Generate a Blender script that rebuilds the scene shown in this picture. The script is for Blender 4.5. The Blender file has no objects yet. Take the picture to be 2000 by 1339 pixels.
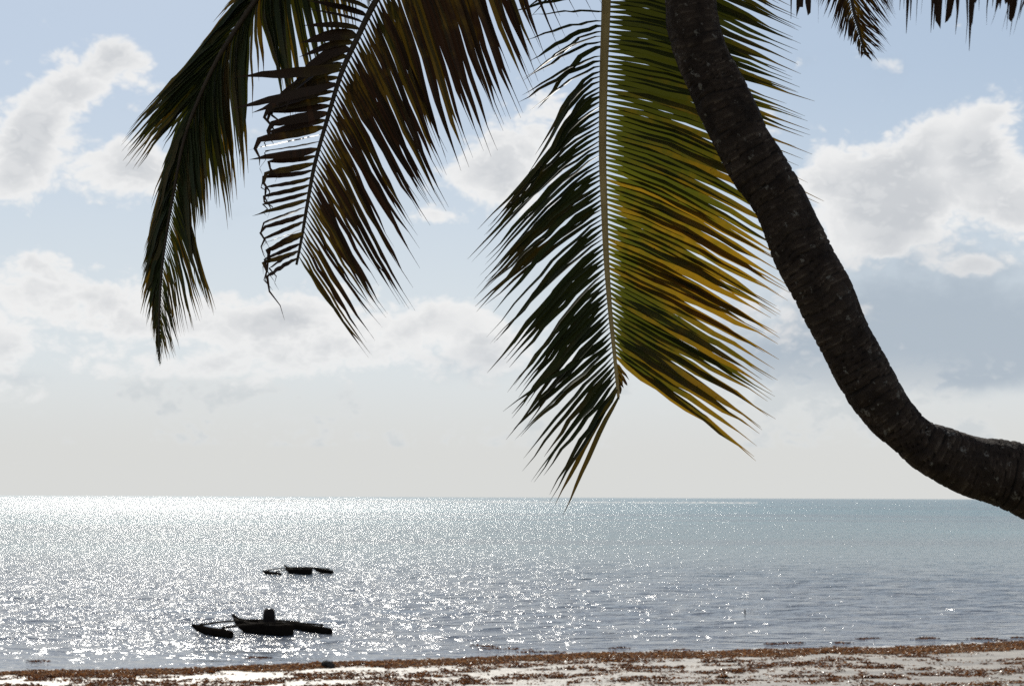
import bpy, math, random
import numpy as np
from mathutils import Vector, Matrix, noise as mnoise

R = math.radians
random.seed(11)
rng = np.random.default_rng(7)
scn = bpy.context.scene
COL = scn.collection

# ------------------------------------------------------------------ camera
EYE = Vector((0.0, 0.0, 4.5))
F = 3400.0                                   # focal length in photo pixels (photo is 2000 px wide)
PITCH, ROLL = math.atan(301.0 / F), R(0.24)
r0 = Vector((1, 0, 0)); fw = Vector((0, math.cos(PITCH), math.sin(PITCH))); u0 = Vector((0, -math.sin(PITCH), math.cos(PITCH)))
CR = r0 * math.cos(ROLL) + u0 * math.sin(ROLL)
CU = u0 * math.cos(ROLL) - r0 * math.sin(ROLL)
cd = bpy.data.cameras.new('camera')
cam = bpy.data.objects.new('camera', cd); COL.objects.link(cam)
m = Matrix.Identity(4)
for i in range(3):
    m[i][0] = CR[i]; m[i][1] = CU[i]; m[i][2] = -fw[i]; m[i][3] = EYE[i]
cam.matrix_world = m
cd.sensor_width = 36.0; cd.lens = F / 2000 * 36
cd.clip_start = 0.05; cd.clip_end = 120000
cd.dof.use_dof = True; cd.dof.focus_distance = 8.2; cd.dof.aperture_fstop = 7.5
scn.camera = cam

def P(px, py, D):
    """the point of the place that stands at distance D (along +Y) in the direction of a photo pixel"""
    d = fw + CR * ((px - 1000) / F) - CU * ((py - 669.5) / F)
    return EYE + d * (D / d.y)
def G(px, py, z=0.0):
    d = fw + CR * ((px - 1000) / F) - CU * ((py - 669.5) / F)
    return EYE + d * ((z - EYE.z) / d.z)

# ------------------------------------------------------------------ sun, sky, exposure
SUN_AZ, SUN_EL = R(-12.5), R(36.0)            # azimuth from +Y, positive to the right
SUN = Vector((math.sin(SUN_AZ) * math.cos(SUN_EL), math.cos(SUN_AZ) * math.cos(SUN_EL), math.sin(SUN_EL)))
ld = bpy.data.lights.new('sun', 'SUN'); ld.energy = 5.0; ld.angle = R(0.53); ld.color = (1.0, 0.95, 0.86)
sun = bpy.data.objects.new('sun', ld); COL.objects.link(sun)
sun.rotation_euler = SUN.to_track_quat('Z', 'Y').to_euler(); sun.location = (-10, 40, 30)

scn.view_settings.view_transform = 'Standard'; scn.view_settings.look = 'None'
scn.view_settings.exposure = 0.0; scn.view_settings.gamma = 1.0; scn.view_settings.use_curve_mapping = False
scn.render.engine = 'CYCLES'
scn.cycles.use_denoising = False
scn.cycles.max_bounces = 6; scn.cycles.diffuse_bounces = 2; scn.cycles.glossy_bounces = 3
scn.cycles.sample_clamp_direct = 28.0; scn.cycles.sample_clamp_indirect = 4.0; scn.cycles.caustics_reflective = False; scn.cycles.caustics_refractive = False

SKY_STRENGTH = 0.072
world = bpy.data.worlds.new('World'); scn.world = world; world.use_nodes = True
wt = world.node_tree; wt.nodes.clear()

class N:
    """tiny node helper"""
    def __init__(s, t): s.t = t
    def n(s, typ, **k):
        x = s.t.nodes.new(typ)
        for a, b in k.items(): setattr(x, a, b)
        return x
    def set(s, sock, v):
        if isinstance(v, bpy.types.NodeSocket): s.t.links.new(v, sock)
        else: sock.default_value = v
    def math(s, op, a, b=0.0, c=0.0, clamp=False):
        x = s.n('ShaderNodeMath', operation=op, use_clamp=clamp)
        s.set(x.inputs[0], a); s.set(x.inputs[1], b); s.set(x.inputs[2], c)
        return x.outputs[0]
    def vec(s, op, a, b=(0, 0, 0), out=0):
        x = s.n('ShaderNodeVectorMath', operation=op)
        s.set(x.inputs[0], a); s.set(x.inputs[1], b)
        return x.outputs['Value'] if op in ('DOT_PRODUCT', 'LENGTH') else x.outputs[0]
    def smooth(s, v, a, b, lo=0.0, hi=1.0):
        x = s.n('ShaderNodeMapRange', interpolation_type='SMOOTHSTEP')
        s.set(x.inputs[0], v); s.set(x.inputs[1], a); s.set(x.inputs[2], b); s.set(x.inputs[3], lo); s.set(x.inputs[4], hi)
        return x.outputs[0]
    def mix(s, f, a, b):
        x = s.n('ShaderNodeMix', data_type='RGBA')
        s.set(x.inputs[0], f); s.set(x.inputs[6], a); s.set(x.inputs[7], b)
        return x.outputs[2]
    def noise(s, v, scale, detail=2.0, rough=0.5, dist=0.0, lac=2.0):
        x = s.n('ShaderNodeTexNoise'); s.set(x.inputs['Vector'], v)
        x.inputs['Scale'].default_value = scale; x.inputs['Detail'].default_value = detail
        x.inputs['Roughness'].default_value = rough; x.inputs['Distortion'].default_value = dist; x.inputs['Lacunarity'].default_value = lac
        return x.outputs['Fac']
    def comb(s, x, y, z):
        c = s.n('ShaderNodeCombineXYZ')
        s.set(c.inputs[0], x); s.set(c.inputs[1], y); s.set(c.inputs[2], z)
        return c.outputs[0]

def build_sky():
    k = N(wt)
    out = k.n('ShaderNodeOutputWorld'); bg = k.n('ShaderNodeBackground')
    wt.links.new(bg.outputs[0], out.inputs[0]); bg.inputs[1].default_value = SKY_STRENGTH
    sky = k.n('ShaderNodeTexSky', sky_type='NISHITA')
    sky.sun_disc = False; sky.sun_elevation = SUN_EL; sky.sun_rotation = SUN_AZ
    sky.altitude = 0; sky.air_density = 1.0; sky.dust_density = 0.6; sky.ozone_density = 1.5
    tc = k.n('ShaderNodeTexCoord'); d = tc.outputs['Generated']
    sp = k.n('ShaderNodeSeparateXYZ'); wt.links.new(d, sp.inputs[0])
    az = k.math('ARCTAN2', sp.outputs[0], sp.outputs[1]); el = k.math('ARCSINE', sp.outputs[2])
    ae = k.comb(az, el, 0.0)
    S = 1.0 / SKY_STRENGTH
    def c(r, g, b, f=1.0): return (r * S * f, g * S * f, b * S * f, 1.0)
    # cloud detail
    stretched = k.vec('MULTIPLY', d, (1.0, 1.0, 1.5))
    warp = k.n('ShaderNodeTexNoise'); k.set(warp.inputs['Vector'], stretched); warp.inputs['Scale'].default_value = 18.0; warp.inputs['Detail'].default_value = 3
    w = k.vec('SUBTRACT', warp.outputs['Color'], (0.5, 0.5, 0.5)); w = k.vec('MULTIPLY', w, (0.022, 0.022, 0.018))
    wc = k.vec('ADD', stretched, w)
    big = k.noise(wc, 9.0, 3.0, 0.5)
    fb = k.noise(wc, 26.0, 9.0, 0.60)
    fine = k.noise(wc, 20.0, 2.0, 0.5)
    b1 = k.math('ABSOLUTE', k.math('SUBTRACT', k.noise(wc, 48.0, 1.0, 0.5), 0.5)); b2 = k.math('ABSOLUTE', k.math('SUBTRACT', k.noise(wc, 125.0, 2.0, 0.5), 0.5))
    puff = k.math('ADD', k.math('MULTIPLY', b1, 1.5), k.math('MULTIPLY', b2, 0.9))      # rounded heads with creases between
    def blobs(lst, start):
        acc = start
        for (x, y, rx, ry, wgt) in lst:
            a0 = math.atan((x - 1000) / F); e0 = math.atan((970 - y) / F * math.cos(a0))
            q = k.vec('SUBTRACT', ae, (a0, e0, 0)); q = k.vec('MULTIPLY', q, (F / rx, F / ry, 0))
            dd = k.vec('DOT_PRODUCT', q, q)
            acc = k.math('MULTIPLY_ADD', k.math('POWER', 0.3679, dd), wgt, acc)
        return acc
    white = [(215, 95, 62, 40, 1.0), (140, 150, 80, 55, 1.0), (75, 215, 75, 55, 1.0), (30, 290, 80, 60, 1.0), (15, 375, 60, 45, 0.9),
             (285, 165, 40, 26, 0.45), (215, 335, 110, 50, 0.95), (250, 300, 60, 45, 0.6), (320, 330, 60, 30, 0.4),
             (1000, 290, 90, 90, 0.9), (930, 340, 80, 50, 0.9), (1085, 225, 60, 60, 0.7), (835, 415, 50, 26, 0.8), (1010, 390, 70, 40, 0.5), (1500, 225, 60, 40, 0.7),
             (1680, 380, 130, 85, 1.0), (1800, 340, 120, 85, 1.1), (1860, 265, 90, 50, 0.9), (1960, 195, 60, 45, 0.9), (2010, 390, 75, 80, 1.0), (1630, 320, 50, 40, 0.5), (1760, 440, 130, 50, 0.7), (1930, 300, 80, 60, .7),
             (1895, 515, 75, 22, 0.95), (1650, 505, 55, 40, 0.55), (1740, 485, 30, 14, .5),
             (90, 570, 170, 50, 0.9), (50, 505, 50, 26, 0.8), (5, 680, 55, 50, 0.9), (20, 780, 80, 30, .6),
             (430, 640, 200, 50, 0.9), (560, 620, 80, 40, 0.7), (780, 660, 150, 50, 0.8), (870, 615, 70, 36, 0.8), (950, 680, 90, 60, 0.8), (170, 640, 160, 45, 0.55), (620, 715, 220, 40, 0.6), (690, 580, 110, 36, 0.5), (190, 720, 130, 32, 0.5), (330, 560, 100, 40, 0.45), (1120, 690, 90, 40, 0.5), (400, 725, 100, 26, 0.7), (1520, 620, 110, 90, 0.7), (1300, 560, 120, 60, .4)]
    grey = [(1800, 610, 340, 120, 1.0), (1560, 700, 160, 55, 0.8), (1950, 700, 200, 60, 0.8), (920, 700, 110, 40, 0.55), (560, 620, 50, 40, .25), (640, 825, 60, 45, 0.3), (500, 850, 60, 30, 0.22), (210, 100, 45, 32, 0.45), (160, 125, 40, 26, .3), (230, 860, 60, 16, 0.25), (60, 745, 80, 18, .3), (1250, 820, 60, 30, .15), (1760, 430, 110, 50, .22), (1920, 380, 50, 60, .2)]
    # away from the frame the same kind of broken cumulus goes on all round
    away = k.math('MULTIPLY', k.smooth(k.math('ABSOLUTE', az), 0.30, 0.42), k.smooth(el, 0.45, 0.30))
    up = k.smooth(el, 0.29, 0.36)
    gen = k.math('MULTIPLY', k.smooth(big, 0.45, 0.65), k.math('MAXIMUM', away, up))
    D = blobs(white, k.math('MULTIPLY', gen, 0.8))
    Gy = blobs(grey, 0.0)
    dens = k.math('ADD', D, k.math('MULTIPLY', k.math('SUBTRACT', fb, 0.5), 1.5))
    dens = k.math('ADD', dens, k.math('SUBTRACT', puff, 0.22))
    mask = k.smooth(dens, 0.30, 0.78)
    thick = k.smooth(dens, 0.62, 1.35)
    # pale humid air low down, the blue above
    haze = k.smooth(el, 0.0, 0.27, 0.97, 0.0)
    air = sky.outputs[0]
    air = k.mix(k.smooth(el, 0.7, 0.25, 0.0, 0.62), air, c(0.515, 0.625, 0.765))
    air = k.mix(haze, air, c(0.735, 0.778, 0.798))
    lowveil = k.math('MULTIPLY', k.smooth(el, 0.085, 0.02), 0.9)
    air = k.mix(lowveil, air, c(0.690, 0.693, 0.672))
    gm = k.smooth(k.math('ADD', Gy, k.math('MULTIPLY', k.math('SUBTRACT', fb, 0.5), 1.1)), 0.05, 0.95)
    gbase = k.smooth(k.math('ADD', el, k.math('MULTIPLY', k.math('SUBTRACT', fb, 0.5), 0.012)), 0.052, 0.064)
    gm1 = k.math('MULTIPLY', k.math('MULTIPLY', gm, gbase), 0.78)
    air = k.mix(gm1, air, c(0.37, 0.44, 0.52))
    # far cumulus low over the sea, nearly lost in the haze
    win = k.math('MULTIPLY', k.smooth(k.math('ADD', el, k.math('MULTIPLY', fb, 0.004)), 0.0295, 0.0325), k.smooth(el, 0.085, 0.05))
    lowd = k.math('ADD', k.math('MULTIPLY', big, 1.0), k.math('ADD', k.math('MULTIPLY', fb, 0.9), k.math('MULTIPLY', puff, 0.5)))
    air = k.mix(k.math('MULTIPLY', k.math('MULTIPLY', k.smooth(lowd, 0.98, 1.12), win), 0.55), air, c(0.80, 0.805, 0.795))
    air = k.mix(k.math('MULTIPLY', k.math('MULTIPLY', k.smooth(lowd, 0.98, 1.24), win), 0.6), air, c(0.545, 0.595, 0.625))
    cl = k.mix(k.math('MULTIPLY', thick, k.smooth(fine, 0.30, 0.62, 0.25, 1.0)), c(0.88, 0.88, 0.875), c(0.60, 0.62, 0.645))
    cl = k.mix(k.math('MULTIPLY', k.smooth(puff, 0.10, 0.34), 0.3), cl, c(0.88, 0.88, 0.875))
    cl = k.mix(k.math('MULTIPLY', gm, 0.55), cl, c(0.50, 0.53, 0.57))
    fade = k.smooth(el, 0.02, 0.10, 0.3, 0.95)
    col = k.mix(k.math('MULTIPLY', mask, fade), air, cl)
    wt.links.new(col, bg.inputs[0])
build_sky()

# ------------------------------------------------------------------ helpers
def link(name, me, parent=None, loc=None, mat=None):
    o = bpy.data.objects.new(name, me); COL.objects.link(o)
    if parent: o.parent = parent
    if loc is not None: o.location = loc
    if mat is not None and me is not None and not me.materials: me.materials.append(mat)
    return o
def tag(o, label=None, cat=None, group=None, kind=None):
    if label: o['label'] = label
    if cat: o['category'] = cat
    if group: o['group'] = group
    if kind: o['kind'] = kind
    return o
def mesh(name, v, f, smooth=True, attr=None):
    me = bpy.data.meshes.new(name)
    me.from_pydata([tuple(x) for x in v], [], f)
    if smooth: me.polygons.foreach_set('use_smooth', [True] * len(me.polygons))
    if attr is not None:
        a = me.color_attributes.new('leafdata', 'FLOAT_COLOR', 'POINT')
        a.data.foreach_set('color', np.asarray(attr, dtype=np.float32).ravel())
    me.update(); return me
def grid_mesh(name, X, Y, Z, smooth=True):
    h, w = X.shape
    v = np.stack([X, Y, Z], -1).reshape(-1, 3).astype(np.float32)
    i = np.arange(h * w).reshape(h, w)
    q = np.stack([i[:-1, :-1], i[:-1, 1:], i[1:, 1:], i[1:, :-1]], -1).reshape(-1, 4)
    me = bpy.data.meshes.new(name)
    me.vertices.add(len(v)); me.vertices.foreach_set('co', v.ravel())
    me.loops.add(q.size); me.loops.foreach_set('vertex_index', q.ravel().astype(np.int32))
    me.polygons.add(len(q)); me.polygons.foreach_set('loop_start', np.arange(0, q.size, 4, dtype=np.int32))
    if smooth: me.polygons.foreach_set('use_smooth', np.ones(len(q), dtype=bool))
    me.update(calc_edges=True); me.validate(); return me
def tube(pts, rad, seg=8, cap=True, v=None, f=None):
    v = [] if v is None else v; f = [] if f is None else f
    n = len(pts); base = len(v)
    up = Vector((0.13, 0.21, 0.97))
    for i in range(n):
        t = (pts[min(i + 1, n - 1)] - pts[max(i - 1, 0)]).normalized()
        a = t.cross(up); a = a.normalized() if a.length > 1e-4 else t.orthogonal().normalized()
        b = t.cross(a).normalized()
        r = rad[i] if hasattr(rad, '__len__') else rad
        for s in range(seg):
            th = 2 * math.pi * s / seg
            v.append(pts[i] + a * (r * math.cos(th)) + b * (r * math.sin(th)))
    for i in range(n - 1):
        for s in range(seg):
            s2 = (s + 1) % seg
            f.append((base + i * seg + s, base + i * seg + s2, base + (i + 1) * seg + s2, base + (i + 1) * seg + s))
    if cap:
        f.append(tuple(base + s for s in reversed(range(seg)))); f.append(tuple(base + (n - 1) * seg + s for s in range(seg)))
    return v, f
def interp(keys, t):
    """piecewise-linear lookup in [(t, a, b, ...)]"""
    if t <= keys[0][0]: return keys[0][1:]
    for p, q in zip(keys, keys[1:]):
        if t <= q[0]:
            w = (t - p[0]) / (q[0] - p[0])
            return tuple(a + (b - a) * w for a, b in zip(p[1:], q[1:]))
    return keys[-1][1:]
def catmull(pts, n):
    out = []
    m_ = len(pts)
    for i in range(m_ - 1):
        p0 = pts[max(i - 1, 0)]; p1 = pts[i]; p2 = pts[i + 1]; p3 = pts[min(i + 2, m_ - 1)]
        for j in range(n):
            t = j / n
            out.append(0.5 * ((2 * p1) + (p2 - p0) * t + (2 * p0 - 5 * p1 + 4 * p2 - p3) * t * t + (3 * p1 - p0 - 3 * p2 + p3) * t ** 3))
    out.append(pts[-1].copy()); return out
def resample(pts, step):
    out = [pts[0].copy()]; acc = 0.0
    for a, b in zip(pts, pts[1:]):
        L = (b - a).length
        while acc + L >= step and L > 0:
            a = a + (b - a) * ((step - acc) / L); out.append(a.copy()); L = (b - a).length; acc = 0.0
        acc += L
    return out

# ------------------------------------------------------------------ materials
def newmat(name):
    mt = bpy.data.materials.new(name); mt.use_nodes = True
    t = mt.node_tree; t.nodes.clear()
    k = N(t); k.out = k.n('ShaderNodeOutputMaterial'); return mt, k
def principled(k, **s):
    b = k.n('ShaderNodeBsdfPrincipled')
    for a, v in s.items(): k.set(b.inputs[a.replace('_', ' ')], v)
    return b
def bump(k, h, strength, dist):
    b = k.n('ShaderNodeBump'); b.inputs['Strength'].default_value = strength; b.inputs['Distance'].default_value = dist
    k.set(b.inputs['Height'], h); return b.outputs[0]

def mat_water():
    mt, k = newmat('sea_water')
    geo = k.n('ShaderNodeNewGeometry'); pos = geo.outputs['Position']
    sp = k.n('ShaderNodeSeparateXYZ'); k.t.links.new(pos, sp.inputs[0])
    y = sp.outputs[1]
    p1 = k.vec('MULTIPLY', pos, (0.66, 1.0, 0.0))
    h1 = k.noise(p1, 0.55, 2.0, 0.5)            # chop about two metres long
    h2 = k.noise(p1, 1.9, 2.0, 0.55)            # half a metre
    h3 = k.noise(p1, 7.0, 2.0, 0.6)             # ripples
    off = k.smooth(y, 46.0, 58.0, 0.3, 1.0)     # calm in the shallows
    h = k.math('ADD', k.math('MULTIPLY', h1, 0.64), k.math('ADD', k.math('MULTIPLY', h2, 0.33), k.math('MULTIPLY', h3, 0.028)))
    h = k.math('MULTIPLY', h, off)
    nrm = bump(k, h, 1.0, 1.0)
    # lagoon colour: sand bed shows turquoise further out, in long bands
    band = k.noise(k.vec('MULTIPLY', pos, (0.003, 0.012, 0.0)), 1.0, 3.0, 0.5)
    deep = k.mix(k.smooth(band, 0.40, 0.62), (0.020, 0.080, 0.110, 1), (0.030, 0.150, 0.180, 1))
    near = k.mix(k.smooth(y, 55.0, 220.0), (0.135, 0.155, 0.188, 1), deep)
    ro = k.smooth(y, 60.0, 700.0, 0.10, 0.17)
    b = principled(k, Base_Color=near, Roughness=ro, IOR=1.333, Normal=nrm)
    k.t.links.new(b.outputs[0], k.out.inputs[0]); return mt

def mat_sand():
    mt, k = newmat('wet_sand')
    geo = k.n('ShaderNodeNewGeometry'); pos = geo.outputs['Position']
    sp = k.n('ShaderNodeSeparateXYZ'); k.t.links.new(pos, sp.inputs[0])
    a = k.noise(k.vec('MULTIPLY', pos, (0.5, 1.0, 1.0)), 0.9, 4.0, 0.6)
    g = k.noise(pos, 30.0, 4.0, 0.6)
    h = k.math('ADD', k.math('MULTIPLY', k.noise(pos, 2.2, 4.0, 0.6), 0.05), k.math('MULTIPLY', g, 0.004))
    dry = k.smooth(sp.outputs[2], 0.6, 1.2)
    wetc = k.mix(k.smooth(a, 0.35, 0.65), (0.22, 0.20, 0.17, 1), (0.33, 0.305, 0.265, 1))
    colr = k.mix(dry, wetc, (0.10, 0.09, 0.05, 1))
    colr = k.mix(k.math('MULTIPLY', k.smooth(g, 0.55, 0.75), 0.4), colr, (0.16, 0.11, 0.07, 1))
    b = principled(k, Base_Color=colr, Roughness=k.smooth(a, 0.3, 0.7, 0.42, 0.58), IOR=1.33, Normal=bump(k, h, 0.8, 1.0))
    k.t.links.new(b.outputs[0], k.out.inputs[0]); return mt

def mat_leaf():
    """thin leaf: leafdata = (random, dryness, position along the leaf, translucency)"""
    mt, k = newmat('palm_leaflet')
    at = k.n('ShaderNodeAttribute', attribute_name='leafdata'); sp = k.n('ShaderNodeSeparateColor'); k.t.links.new(at.outputs['Color'], sp.inputs[0])
    rnd, dry, u = sp.outputs[0], sp.outputs[1], sp.outputs[2]
    tcn = k.n('ShaderNodeTexCoord')
    n1 = k.noise(tcn.outputs['Object'], 14.0, 3.0, 0.6); n2 = k.noise(tcn.outputs['Object'], 70.0, 2.0, 0.6)
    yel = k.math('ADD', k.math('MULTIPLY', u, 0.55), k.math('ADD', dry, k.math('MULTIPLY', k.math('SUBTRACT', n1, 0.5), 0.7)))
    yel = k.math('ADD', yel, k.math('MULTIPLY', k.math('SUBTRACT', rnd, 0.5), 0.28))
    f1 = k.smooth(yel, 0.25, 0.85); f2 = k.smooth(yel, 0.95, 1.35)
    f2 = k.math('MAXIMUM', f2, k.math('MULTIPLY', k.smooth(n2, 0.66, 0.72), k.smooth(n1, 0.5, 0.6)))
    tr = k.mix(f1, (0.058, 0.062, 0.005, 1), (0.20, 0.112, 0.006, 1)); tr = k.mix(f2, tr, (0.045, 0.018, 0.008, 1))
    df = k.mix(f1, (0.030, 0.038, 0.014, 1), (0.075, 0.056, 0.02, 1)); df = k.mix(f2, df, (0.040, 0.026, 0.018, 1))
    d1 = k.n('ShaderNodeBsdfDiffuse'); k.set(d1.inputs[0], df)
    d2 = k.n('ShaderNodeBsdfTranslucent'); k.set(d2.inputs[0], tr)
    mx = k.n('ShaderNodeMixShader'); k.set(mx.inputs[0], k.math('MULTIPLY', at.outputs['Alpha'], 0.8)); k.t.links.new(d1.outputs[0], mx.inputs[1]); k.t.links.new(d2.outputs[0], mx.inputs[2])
    gl = k.n('ShaderNodeBsdfGlossy'); gl.inputs['Roughness'].default_value = 0.42
    fr = k.n('ShaderNodeFresnel'); fr.inputs[0].default_value = 1.38
    m2 = k.n('ShaderNodeMixShader'); k.set(m2.inputs[0], k.math('MULTIPLY', fr.outputs[0], 0.2)); k.t.links.new(mx.outputs[0], m2.inputs[1]); k.t.links.new(gl.outputs[0], m2.inputs[2])
    k.t.links.new(m2.outputs[0], k.out.inputs[0]); return mt

def mat_simple(name, c1, c2, scale=8.0, rough=0.7, bstr=0.3, bdist=0.02, stretch=(1, 1, 1), spec=0.3):
    mt, k = newmat(name)
    tcn = k.n('ShaderNodeTexCoord'); v = k.vec('MULTIPLY', tcn.outputs['Object'], stretch)
    n = k.noise(v, scale, 5.0, 0.6)
    b = principled(k, Base_Color=k.mix(k.smooth(n, 0.3, 0.7), (*c1, 1), (*c2, 1)), Roughness=rough, Normal=bump(k, n, bstr, bdist))
    b.inputs['Specular IOR Level'].default_value = spec
    k.t.links.new(b.outputs[0], k.out.inputs[0]); return mt

def mat_bark():
    mt, k = newmat('palm_bark')
    geo = k.n('ShaderNodeNewGeometry'); pos = geo.outputs['Position']
    n1 = k.noise(pos, 9.0, 6.0, 0.65); n2 = k.noise(pos, 55.0, 4.0, 0.65); n3 = k.noise(pos, 17.0, 3.0, 0.6)
    c = k.mix(k.smooth(n1, 0.3, 0.7), (0.015, 0.010, 0.008, 1), (0.048, 0.033, 0.024, 1))
    c = k.mix(k.math('MULTIPLY', k.smooth(n2, 0.45, 0.7), 0.6), c, (0.03, 0.022, 0.018, 1))
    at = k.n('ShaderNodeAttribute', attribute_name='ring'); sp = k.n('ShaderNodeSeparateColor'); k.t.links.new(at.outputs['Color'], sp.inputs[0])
    seam_shade = k.math('MULTIPLY', k.smooth(sp.outputs[0], 0.34, 0.05), k.smooth(sp.outputs[1], 0.0, 0.7, 0.35, 1.0))   # crevice shade of the ring scars, painted into the bark colour
    c = k.mix(k.math('MULTIPLY', seam_shade, 0.9), c, (0.008, 0.006, 0.005, 1))
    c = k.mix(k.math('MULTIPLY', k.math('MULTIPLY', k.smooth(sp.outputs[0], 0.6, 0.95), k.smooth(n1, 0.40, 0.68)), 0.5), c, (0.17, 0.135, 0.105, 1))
    lich = k.math('MULTIPLY', k.smooth(n3, 0.60, 0.68), k.smooth(n2, 0.42, 0.58))
    c = k.mix(k.math('MULTIPLY', lich, 0.4), c, (0.34, 0.32, 0.28, 1))
    b = principled(k, Base_Color=c, Roughness=0.85, Normal=bump(k, k.math('ADD', n2, n1), 0.7, 0.012))
    b.inputs['Specular IOR Level'].default_value = 0.15
    k.t.links.new(b.outputs[0], k.out.inputs[0]); return mt

def mat_weed():
    mt, k = newmat('seaweed')
    at = k.n('ShaderNodeAttribute', attribute_name='leafdata'); sp = k.n('ShaderNodeSeparateColor'); k.t.links.new(at.outputs['Color'], sp.inputs[0])
    c = k.mix(sp.outputs[0], (0.035, 0.014, 0.008, 1), (0.16, 0.072, 0.030, 1))
    c = k.mix(sp.outputs[1], c, (0.55, 0.36, 0.20, 1))
    d1 = k.n('ShaderNodeBsdfDiffuse'); k.set(d1.inputs[0], c)
    d2 = k.n('ShaderNodeBsdfTranslucent'); k.set(d2.inputs[0], k.mix(0.5, c, (0.30, 0.11, 0.03, 1)))
    mx = k.n('ShaderNodeMixShader'); mx.inputs[0].default_value = 0.35; k.t.links.new(d1.outputs[0], mx.inputs[1]); k.t.links.new(d2.outputs[0], mx.inputs[2])
    gl = k.n('ShaderNodeBsdfGlossy'); gl.inputs['Roughness'].default_value = 0.3
    m2 = k.n('ShaderNodeMixShader'); m2.inputs[0].default_value = 0.05; k.t.links.new(mx.outputs[0], m2.inputs[1]); k.t.links.new(gl.outputs[0], m2.inputs[2])
    k.t.links.new(m2.outputs[0], k.out.inputs[0]); return mt

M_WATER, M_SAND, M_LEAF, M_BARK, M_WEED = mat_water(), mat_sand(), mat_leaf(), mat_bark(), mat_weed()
M_RACHIS = mat_simple('frond_stalk', (0.30, 0.21, 0.075), (0.42, 0.30, 0.115), 6.0, 0.55)
M_RACHIS_DARK = mat_simple('dry_frond_stalk', (0.03, 0.02, 0.012), (0.06, 0.042, 0.025), 6.0, 0.7)
M_HULL = mat_simple('weathered_dark_wood', (0.008, 0.006, 0.005), (0.018, 0.014, 0.011), 5.0, 0.9, stretch=(6, 1, 6), spec=0.0)
M_POLE = mat_simple('mangrove_pole', (0.025, 0.019, 0.014), (0.05, 0.04, 0.03), 9.0, 0.9, spec=0.05)
M_TUB = mat_simple('dark_plastic', (0.012, 0.010, 0.010), (0.024, 0.018, 0.016), 4.0, 0.8, spec=0.1)
M_ROCK = mat_simple('dark_coral_rock', (0.02, 0.018, 0.016), (0.06, 0.05, 0.045), 12.0, 0.9, 0.8, 0.03)
M_FOAM = mat_simple('sea_foam', (0.62, 0.62, 0.60), (0.80, 0.80, 0.78), 20.0, 0.9)

# ------------------------------------------------------------------ ground and sea
SH = [(G(0, 1312), ), (G(2000, 1257), )]
SA, SB = G(0, 1314), G(2000, 1254)
def shore_y(x):
    """the waterline, a little sinuous"""
    t = (x - SA.x) / (SB.x - SA.x)
    return SA.y + (SB.y - SA.y) * t + 0.35 * np.sin(x * 0.31 + 1.0) + 0.16 * np.sin(x * 0.9) + 0.05 * np.sin(x * 2.7 + 2)
def ground_z(x, y):
    s = shore_y(np.clip(x, -40, 40)) - y                      # metres inland from the waterline
    z = np.where(s < 0, np.maximum(s * 0.035, -3.0), s * 0.012)
    t = np.clip((s - 25.0) / 20.0, 0, 1)
    z = z + 2.45 * t * t * (3 - 2 * t)
    return z + 0.012 * np.sin(x * 2.1 + y * 1.3) * np.sin(y * 2.9 - x * .7)
def build_ground():
    xs = np.concatenate([np.linspace(-3000, -40, 14)[:-1], np.linspace(-40, 40, 161), np.linspace(40, 3000, 14)[1:]])
    ys = np.concatenate([np.linspace(-800, -12, 8)[:-1], np.linspace(-12, 30, 60)[:-1], np.linspace(30, 64, 171), np.array([75, 95, 130, 180, 400, 3000])])
    X, Y = np.meshgrid(xs, ys)
    o = link('beach', grid_mesh('beach', X, Y, ground_z(X, Y)), mat=M_SAND)
    tag(o, 'pale wet sand beach strewn with seaweed', None, None, 'structure')
def build_sea():
    ys = np.concatenate([np.linspace(42, 140, 330)[:-1], 140 * (60000 / 140) ** (np.linspace(0, 1, 60))])
    t = np.concatenate([np.linspace(-6, -0.36, 10)[:-1], np.linspace(-0.36, 0.36, 340), np.linspace(0.36, 6, 10)[1:]])
    T, Y = np.meshgrid(t, ys); X = T * Y
    Z = np.zeros_like(X)
    for i in range(22):                                        # short wind waves rolling in, as geometry
        lam = 0.9 * (4.5 / 0.9) ** (i / 21); a = rng.normal(0, 0.5) ; k_ = 2 * math.pi / lam
        Z += 0.0035 * lam * np.sin(k_ * (math.sin(a) * X - math.cos(a) * Y) + rng.uniform(0, 6.28))
    amp = np.clip((Y - shore_y(np.clip(X, -40, 40)) - 1.0) / 14.0, 0.06, 1.0) * np.clip((140 - Y) / 80, 0, 1)
    Z *= amp
    o = link('sea', grid_mesh('sea', X, Y, Z), mat=M_WATER)
    tag(o, 'grey blue sea glittering with sunlight', None, None, 'structure')
build_ground(); build_sea()

# ------------------------------------------------------------------ leaning palm
palm = link('palm_tree', None, None, (4.15, 7.9, 2.5))
tag(palm, 'leaning coconut palm with a curved ringed trunk and hanging fronds above the beach', 'palm tree')
def pchild(name, me, parent, mat):
    """mesh given in world coordinates, hung under parent"""
    o = link(name, me, parent, mat=mat)
    o.matrix_parent_inverse = Matrix.Translation(-palm.location) if parent is palm else Matrix.Identity(4)
    return o

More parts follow.
